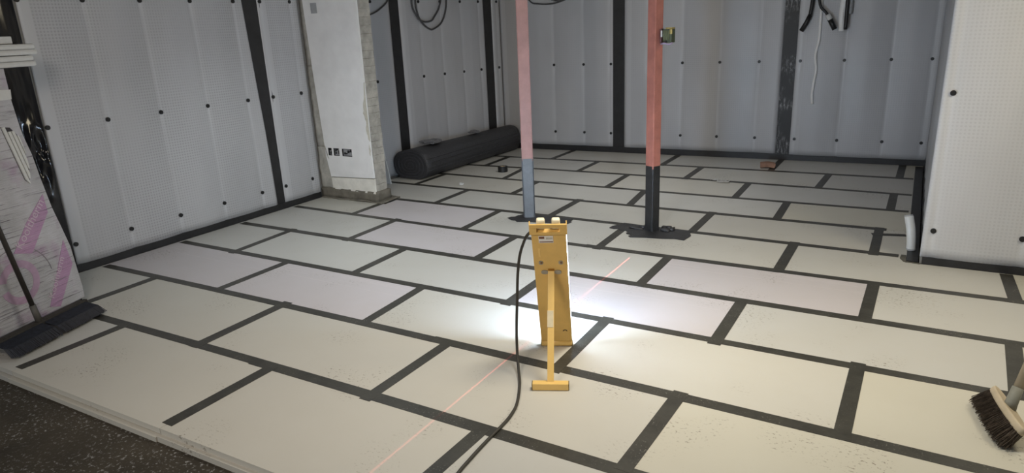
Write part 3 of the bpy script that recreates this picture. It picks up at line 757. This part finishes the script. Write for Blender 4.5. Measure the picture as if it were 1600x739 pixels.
# ------------------------------------------------------------------ small things on the floor
bm = BM(); r0, r1, h0 = 0.030, 0.056, 0.062; seg = 28; rings = []
for (r_, z) in ((r0, 0), (r1, 0), (r1, h0), (r0, h0)):
    rings.append([bm.verts.new((r_*math.cos(2*math.pi*k/seg), r_*math.sin(2*math.pi*k/seg), z)) for k in range(seg)])
for i in range(4):
    a, b_ = rings[i], rings[(i+1) % 4]
    for k in range(seg): bm.faces.new((a[k], a[(k+1) % seg], b_[(k+1) % seg], b_[k]))
t = empty('tape_roll', (-0.893, 5.115, 0.0)); tag(t, 'small black roll of tape lying flat on the boards near the black membrane roll', 'tape roll')
build('tape_coil', bm, M_BLACK, t)
bm = BM(); rings = []
for (r_, z) in ((0.026, 0.001), (0.030, 0.001), (0.030, h0+0.001), (0.026, h0+0.001)):
    rings.append([bm.verts.new((r_*math.cos(2*math.pi*k/seg), r_*math.sin(2*math.pi*k/seg), z)) for k in range(seg)])
for i in range(4):
    a, b_ = rings[i], rings[(i+1) % 4]
    for k in range(seg): bm.faces.new((a[k], a[(k+1) % seg], b_[(k+1) % seg], b_[k]))
build('cardboard_core', bm, plain('cardboard', (0.45, 0.36, 0.25), 0.8), t)
bm = BM(); rough_box(bm, (-0.075, -0.055, 0.002), (0.07, 0.05, 0.05), 0.03, 0.016, 2.0)
o = build('brick_piece', bm, M_BRICK); o.location = (1.79, 6.22, 0.003); o.rotation_euler = (0, 0, 0.2); tag(o, 'broken piece of reddish brick on the floor by the back wall', 'brick')
bm = BM()
for (x0, yy0, x1, yy1) in ((-0.06, -0.03, 0.07, 0.03), (-0.13, 0.03, -0.05, 0.07)):
    nx_ = 6; vv = [[bm.verts.new((x0+(x1-x0)*i/nx_, yy0+(yy1-yy0)*k/3, 0.004+0.030*abs(noise.noise(Vector((i*0.7+x0*9, k*0.9, 2)))))) for k in range(4)] for i in range(nx_+1)]
    for i in range(nx_):
        for k in range(3): bm.faces.new((vv[i][k], vv[i+1][k], vv[i+1][k+1], vv[i][k+1]))
bmesh.ops.solidify(bm, geom=bm.faces[:], thickness=0.001)
o = build('paper_scrap', bm, M_PAPER); o.location = (1.515, 5.37, 0.002); tag(o, 'torn scrap of white paper on the boards beyond the darker column', 'paper')
bm = BM(); rough_box(bm, (-0.02, -0.015, 0.0), (0.02, 0.015, 0.022), 0.02, 0.006, 8.0)
o = build('plaster_crumb', bm, M_WHITEP); o.location = (-0.955, 4.375, 0.003); tag(o, 'tiny white plaster crumb on the floor in front of the black roll', 'crumb')

# white conduit stub by the pillar
cp = smooth_path([(3.188, 3.745, 0.003), (3.182, 3.75, 0.07), (3.170, 3.765, 0.15), (3.150, 3.785, 0.228)], 5)
t = empty('conduit_stub', (3.188, 3.745, 0.0)); tag(t, 'short curved white conduit standing up from the floor beside the pale pillar', 'pipe')
bm = BM(); tube(bm, cp, 0.0285, 16); o = build('pipe', bm, M_WHITEP, t, True); o.location = (-3.188, -3.745, 0)
d_ = (Vector(cp[-1])-Vector(cp[-2])).normalized()
bm = BM(); tube(bm, [Vector(cp[-1])+d_*0.0005, Vector(cp[-1])+d_*0.010], 0.026, 14); o = build('open_end', bm, M_GREYP, t); o.location = (-3.188, -3.745, 0)
bm = BM(); tube(bm, [Vector(cp[1])-Vector((0, 0, 0.004)), Vector(cp[1])+Vector((0, 0, 0.003))], 0.0305, 14); o = build('joint_ring', bm, M_GREYP, t); o.location = (-3.188, -3.745, 0)

# ------------------------------------------------------------------ hanging cables
def wall_pt(p0, ang, s, z, out): return Vector((p0[0]+s*math.cos(ang)+out*math.sin(ang), p0[1]+s*math.sin(ang)-out*math.cos(ang), z))
AA = math.atan2(6.535-3.665, 0.33); BA = math.atan2(0.247, 4.94)
ap = lambda s, z, o_=0.035: wall_pt((-2.03, 3.665), AA, s, z, o_)
bp = lambda s, z, o_=0.035: wall_pt((-1.70, 6.535), BA, s, z, o_)
bm = BM()
tube(bm, smooth_path([ap(1.36, 2.2), ap(1.286, 1.99), ap(1.268, 1.842), ap(1.334, 1.718, .045), ap(1.411, 1.676, .05), ap(1.537, 1.68, .05), ap(1.617, 1.728), ap(1.704, 1.825), ap(1.746, 1.95), ap(1.70, 2.12), ap(1.56, 2.2),
      ap(1.40, 2.12, .03), ap(1.328, 1.909, .03), ap(1.357, 1.739, .03), ap(1.419, 1.655, .03), ap(1.527, 1.592, .03), ap(1.602, 1.594, .03), ap(1.729, 1.655, .03), ap(1.809, 1.782), ap(1.834, 1.94), ap(1.75, 2.15), ap(1.56, 2.3), ap(1.5, H+0.02)], 5), 0.010, 8)
tag(build('hanging_cable', bm, M_GREYCABLE, None, True), 'coiled dark cable hanging in loops on the alcove wall above the roll', 'cable')
bm = BM(); tube(bm, smooth_path([ap(0.60, 1.755), ap(0.68, 1.772), ap(0.789, 1.818), ap(0.911, 1.908), ap(1.0, 2.1), ap(1.02, H+0.02)], 5), 0.008, 8)
tag(build('hanging_cable', bm, M_GREYCABLE, None, True), 'thin dark cable crossing the alcove wall from the nib to the tape strip', 'cable')
bm = BM(); tube(bm, smooth_path([bp(0.38, H+0.02), bp(0.40, 2.0), bp(0.47, 1.865), bp(0.567, 1.836), bp(0.708, 1.825), bp(0.856, 1.843), bp(0.985, 1.90), bp(1.05, 2.1), bp(1.06, H+0.02)], 5), 0.009, 8)
tube(bm, smooth_path([bp(0.70, H+0.02, .05), bp(0.72, 1.95, .05), bp(0.80, 1.868, .05), bp(0.92, 1.865, .05), bp(1.02, 2.0, .05), bp(1.04, H+0.02, .05)], 5), 0.009, 8)
tag(build('hanging_cable', bm, M_GREYCABLE, None, True), 'dark cable loop sagging into the top of the back wall by the paler column', 'cable')
bm = BM(); tube(bm, smooth_path([bp(3.83, H+0.02), bp(3.835, 1.75), bp(3.838, 1.55), bp(3.840, 1.317), bp(3.816, 1.14), bp(3.836, 1.0), bp(3.822, 0.851), bp(3.815, 0.74), bp(3.826, 0.632)], 5), 0.0135, 8)
tag(build('hanging_cable', bm, M_BRIGHT, None, True), 'long thin white cable dangling in front of the back wall', 'cable')
t = empty('hanging_cable', bp(3.79, H+0.02, 0.07)); tag(t, 'dark cable tail bending left at the top of the wall, beside the long white cable', 'cable')
def rel(pts): return [Vector(p)-t.location for p in pts]
bm = BM(); tube(bm, rel(smooth_path([bp(3.79, H+0.02, .07), bp(3.765, 1.9, .07), bp(3.75, 1.70, .07), bp(3.738, 1.56, .07)], 4)), 0.02, 8); build('cable_sheath', bm, M_BLACK, t, True)
bm = BM(); tube(bm, rel([bp(3.738, 1.56, .07), bp(3.705, 1.48, .07), bp(3.66, 1.40, .07)]), 0.024, 8); build('cable_end', bm, M_BLACK, t, True)
t = empty('hanging_cable', bp(3.81, H+0.02, 0.10)); tag(t, 'dark cable tail with a pale tie bending right beside the long white cable', 'cable')
bm = BM(); tube(bm, rel(smooth_path([bp(3.81, H+0.02, .10), bp(3.80, 1.9, .10), bp(3.825, 1.66, .10), bp(3.885, 1.58, .10), bp(3.925, 1.52, .10)], 4)), 0.014, 8); build('cable_sheath', bm, M_BLACK, t, True)
bm = BM(); tube(bm, rel([bp(3.905, 1.555, .10), bp(3.935, 1.505, .10)]), 0.027, 8); build('cable_tie', bm, M_WHITEP, t, True)
bm = BM(); tube(bm, rel([bp(3.93, 1.51, .10), bp(3.985, 1.405, .10)]), 0.026, 8); build('cable_end', bm, M_BLACK, t, True)
t = empty('cable_bundle', bp(4.06, H+0.02, 0.06)); tag(t, 'thick white bundle of cable ends hanging at the top right of the back wall', 'cable')
bm = BM(); tube(bm, rel(smooth_path([bp(4.05, H+0.02, .06), bp(4.05, 1.75, .06), bp(4.039, 1.56, .06), bp(4.046, 1.385, .06)], 4)), 0.040, 10, 0.030); build('white_sleeve', bm, M_BRIGHT, t, True)
bm = BM(); tube(bm, rel(smooth_path([bp(4.11, H+0.02, .05), bp(4.11, 1.72, .05), bp(4.112, 1.55, .05)], 4)), 0.024, 10); build('grey_sleeve', bm, M_GREYP, t, True)
bm = BM(); tube(bm, rel(smooth_path([bp(4.08, 1.75, .10), bp(4.082, 1.6, .10), bp(4.085, 1.40, .10)], 4)), 0.018, 8); build('black_core', bm, M_BLACK, t, True)

# ------------------------------------------------------------------ wrapped pack of boards at the left
PACK0 = Vector((-1.343, 0.674, 0.0)); PA = math.atan2(-0.94736, 0.32017)
pack = empty('wrapped_pack', PACK0, PA)         # local x along the face to the left in view, local y = into the room
tag(pack, 'tall film wrapped pack of insulation boards with pink print at the left', 'pack')
prof = [(0.0, 0.045), (0.004, 0.12), (0.020, 0.392), (0.055, 0.55), (0.087, 0.657), (0.110, 0.858), (0.118, 0.982), (0.150, 1.10), (0.163, 1.149), (0.168, 1.30), (0.160, 1.478), (0.64, 1.478), (0.64, 0.045)]
bm = BM(); D = 0.34
prism_y(bm, prof, -D, 0.0)
bmesh.ops.bevel(bm, geom=[e for e in bm.edges if abs(e.verts[0].co.y) < 1e-5 and abs(e.verts[1].co.y) < 1e-5], offset=0.006, segments=2, affect='EDGES')
build('shrink_wrap', bm, M_FILM, pack)
bm = BM(); box(bm, (0.01, -D, 0.003), (0.63, -0.02, 0.045)); build('bearer', bm, M_DARKWOOD, pack)
bm = BM(); box(bm, (0.0, -0.02, 0.003), (0.64, 0.006, 0.03)); build('dark_skirt', bm, M_DARKWOOD, pack)
def decal(name, pts, mat, y0=0.0006, y1=0.0022, par=None):
    bm = BM(); prism_y(bm, pts, y0, y1); return build(name, bm, mat, par or pack)
decal('print_band', [(0.398, 0.470), (0.285, 0.435), (0.118, 0.640), (0.122, 0.752), (0.27, 0.62)], M_PINK)
decal('print_band', [(0.262, 0.085), (0.190, 0.062), (0.036, 0.285), (0.062, 0.448)], M_PINK)
def ring(name, c, r0_, r1_, a0, a1, mat):
    bm = BM(); n_ = 28; pts = [(c[0]+r1_*math.cos(a0+(a1-a0)*k/n_), c[1]+r1_*math.sin(a0+(a1-a0)*k/n_)) for k in range(n_+1)]
    pin = [(c[0]+r0_*math.cos(a0+(a1-a0)*k/n_), c[1]+r0_*math.sin(a0+(a1-a0)*k/n_)) for k in range(n_+1)]
    for k in range(n_): prism_y(bm, [pts[k], pts[k+1], pin[k+1], pin[k]], 0.0006, 0.0016)
    return build(name, bm, mat, pack)
M_GREYPRINT = plain('grey_print', (0.22, 0.20, 0.22), 0.4)
ring('print_ring', (0.40, 0.285), 0.212, 0.2165, R(20), R(175), M_GREYPRINT)
ring('print_ring', (0.405, 0.30), 0.085, 0.128, R(15), R(345), plain('pale_pink_print', (0.43, 0.30, 0.42), 0.4))
def lettering(txt, at, ang, size):
    cu = bpy.data.curves.new('lettering', 'FONT'); cu.body = txt; cu.size = size; cu.extrude = 0.0006
    tmp = bpy.data.objects.new('lettering_tmp', cu); COL.objects.link(tmp)
    bpy.context.view_layer.update()
    me = bpy.data.meshes.new_from_object(tmp.evaluated_get(bpy.context.evaluated_depsgraph_get()))
    bpy.data.objects.remove(tmp); o = link('lettering', me, M_LETTER, pack)
    # the face is seen from +y with local x running to the viewer's left, so mirror back with a half turn
    o.matrix_local = Matrix.Translation((at[0], 0.0032, at[1])) @ Matrix.Rotation(math.pi, 4, 'Z') @ Matrix.Rotation(R(90), 4, 'X') @ Matrix.Rotation(ang, 4, 'Z')
    return o
lettering('Kooltherm', (0.348, 0.475), R(46), 0.072)
lettering('Kooltherm', (0.225, 0.125), R(57), 0.058)
# torn window in the film with the edges of the boards showing
lens = [(0.279, 1.170), (0.222, 1.160), (0.180, 1.103), (0.166, 1.002), (0.168, 0.908), (0.186, 0.830), (0.212, 0.856), (0.246, 1.016)]
def lens_x(z, side):
    right = [(0.825, 0.186), (0.908, 0.168), (1.002, 0.166), (1.103, 0.180), (1.16, 0.222), (1.172, 0.275)]
    left = [(0.825, 0.187), (0.856, 0.212), (1.016, 0.246), (1.172, 0.280)]
    P = right if side else left
    for (za, xa), (zb_, xb) in zip(P, P[1:]):
        if z <= zb_: return xa+(xb-xa)*(z-za)/(zb_-za)
    return P[-1][1]
decal('torn_window', lens, plain('dark_gap', (0.045, 0.04, 0.045), 0.6), 0.0004, 0.0014)
N_ = 5; dx = 0.115/N_
for k in range(N_):                              # slats slope with the left side of the window
    pr_, pl_ = [], []
    for i in range(13):
        z = 0.832+0.335*i/12; xl = lens_x(z, 0)-0.002; xr = lens_x(z, 1)+0.002
        a0 = xl-dx*k-0.001; a1 = xl-dx*(k+1)+0.005
        a0 = max(a0, xr); a1 = max(a1, xr)
        if a0-a1 > 0.002: pl_.append((a0, z)); pr_.append((a1, z))
    if len(pl_) > 1: decal('board_edge', pl_+pr_[::-1], M_WHITEP, 0.0016, 0.010)
decal('print_strip', [(0.42, 1.375), (0.158, 1.364), (0.166, 1.311), (0.42, 1.312)], M_WHITEP)
# white trims lying across the top of the pack and a small box on them
def trim(z0, shift, label):
    t = empty('window_trim', PACK0, PA); tag(t, label, 'trim', 'white trims on the wrapped pack')
    for k in range(2):
        bm = BM(); box(bm, (-0.088+shift+0.006*k, -0.16, z0+0.0315*k+0.0005), (0.62, -0.005-0.004*k, z0+0.0315*(k+1)-0.001), 0.012)
        build('trim_lip', bm, M_WHITEP, t, False)
    bm = BM(); box(bm, (-0.078+shift, -0.15, z0+0.02), (0.61, -0.016, z0+0.044)); build('trim_core', bm, M_GREYP, t)
    return t
trim(1.480, 0.026, 'lower of two white trims lying across the top of the wrapped pack')
trim(1.5445, 0.0, 'upper of two white trims lying across the top of the wrapped pack')
t = empty('clip_box', PACK0, PA); tag(t, 'small white plastic box with a dark clip resting on the white trims', 'box')
bm = BM(); box(bm, (0.035, -0.10, 1.609), (0.125, -0.035, 1.650), 0.004); build('shell', bm, M_WHITEP, t)
bm = BM(); box(bm, (0.006, -0.06, 1.609), (0.034, -0.035, 1.616)); box(bm, (0.024, -0.06, 1.609), (0.034, -0.035, 1.655)); build('clip', bm, M_BLACK, t)

# ------------------------------------------------------------------ dark push broom leaning on the pack
br = empty('push_broom', (-1.062, 0.300, 0.0), PA); tag(br, 'wide push broom with dark blue bristles leaning against the wrapped pack', 'broom')
# local x along the head (towards the lower left of the view), local y into the room
bm = BM(); box(bm, (-0.30, -0.052, 0.058), (0.30, -0.002, 0.090), 0.008); build('head', bm, M_DARKWOOD, br)
bm = BM()
rnd = random.Random(3)
for i in range(100):
    for j in range(8):
        x = -0.295+0.59*i/99; y = -0.045+0.042*j/7
        if abs(x-0.01) < 0.008: continue
        tx = x*1.03+rnd.uniform(-.003, .003); ty = y*0.9+0.108+0.02*j/7+rnd.uniform(-.003, .003)
        p0 = Vector((x, y, 0.070+0.008*j/7)); p1 = Vector(((x+tx)/2, (y+ty)/2+0.016, 0.058)); p2 = Vector((tx, ty, 0.005+rnd.uniform(0, .004)+0.012*j/7))
        tube(bm, [p0, p1, p2], 0.0038, 4, 0.0028)
o = build('bristles', bm, M_NAVY, br); o['kind'] = 'stuff'
bm = BM(); p0 = Vector((0.015, -0.022, 0.083)); hdir = Vector((0.055, -0.028, 0.50)).normalized()
ang_in = p0+hdir*0.10
tube(bm, [p0-hdir*0.01, p0+hdir*0.11], 0.019, 12, 0.017); build('socket', bm, plain('grey_socket', (0.08, 0.075, 0.068), 0.5), br, True)
bm = BM(); tube(bm, [p0+hdir*0.07, p0+hdir*1.38], 0.0135, 12); build('handle', bm, plain('dark_handle', (0.035, 0.03, 0.027), 0.5), br, True)

# ------------------------------------------------------------------ scrubbing broom at the right
hb = empty('scrub_broom', (3.546, 1.535, 0.0)); tag(hb, 'wooden broom with stiff brown bristles at the lower right', 'broom')
ax = Vector((0.205, -0.979, 0)).normalized(); side = Vector((-0.979, -0.205, 0)).normalized(); upv = Vector((0, 0, 1))
ROLL_ = R(38); bd = (-upv*math.cos(ROLL_)+side*math.sin(ROLL_)).normalized(); tn = ax.cross(bd).normalized()
base = Vector((0, 0, 0.064))
def hb_pt(u, v, w_): return base+ax*u+tn*v-bd*w_   # u along, v across, w up through the wood
bm = BM(); n_ = 40; rows_ = []
for (w_, sc) in ((0.0, 0.93), (0.006, 1.0), (0.020, 1.0), (0.027, 0.90)):
    ring_ = []
    for k in range(n_):
        a = 2*math.pi*k/n_; cu_, su_ = math.cos(a), math.sin(a)
        u = 0.168*math.copysign(abs(cu_)**0.8, cu_); v = 0.033*math.copysign(abs(su_)**0.75, su_)*(1.0-0.12*abs(cu_))
        ring_.append(bm.verts.new(hb_pt(u*(1-(1-sc)*0.25), v*sc, w_)))
    rows_.append(ring_)
for a, b_ in zip(rows_, rows_[1:]):
    for k in range(n_): bm.faces.new((a[k], a[(k+1) % n_], b_[(k+1) % n_], b_[k])).smooth = True
bm.faces.new(rows_[0][::-1]); bm.faces.new(rows_[-1]); build('head', bm, M_WOOD, hb)
bm = BM()
for i in range(40):
    for j in range(9):
        for _ in range(4):
            u = -0.158+0.316*i/39+rnd.uniform(-.004, .004); v = -0.026+0.052*j/8
            if (u/0.165)**2+(v/0.034)**2 > 1.05: continue
            L_ = 0.078+rnd.uniform(-.012, .008)
            p0 = hb_pt(u, v, 0.002); sp_ = 1.15
            p2 = hb_pt(u*1.08+rnd.uniform(-.010, .010), v*1.5+rnd.uniform(-.008, .008), -L_)
            if p2.z < 0.003:
                t_ = (p0.z-0.003)/(p0.z-p2.z); p2 = p0.lerp(p2, t_)+side*0.012*(1-t_)*2
            p1 = p0.lerp(p2, 0.5)+Vector((rnd.uniform(-.004, .004), rnd.uniform(-.004, .004), 0.002))
            tube(bm, [p0, p1, p2], 0.0021, 3, 0.0013)
o = build('bristles', bm, M_BRISTLE, hb); o['kind'] = 'stuff'
p0 = hb_pt(-0.005, 0.0, 0.022); hd = Vector((0.24, 0.39, 0.89)).normalized()
bm = BM(); tube(bm, [p0-hd*0.004, p0+hd*0.02, p0+hd*0.085], 0.024, 14, 0.0195); build('socket', bm, plain('worn_grey_socket', (0.26, 0.26, 0.22), 0.6), hb, True)
bm = BM(); tube(bm, [p0+hd*0.075, p0+hd*1.25], 0.0165, 14); build('handle', bm, M_WOOD, hb, True)

S.cycles.use_denoising = True
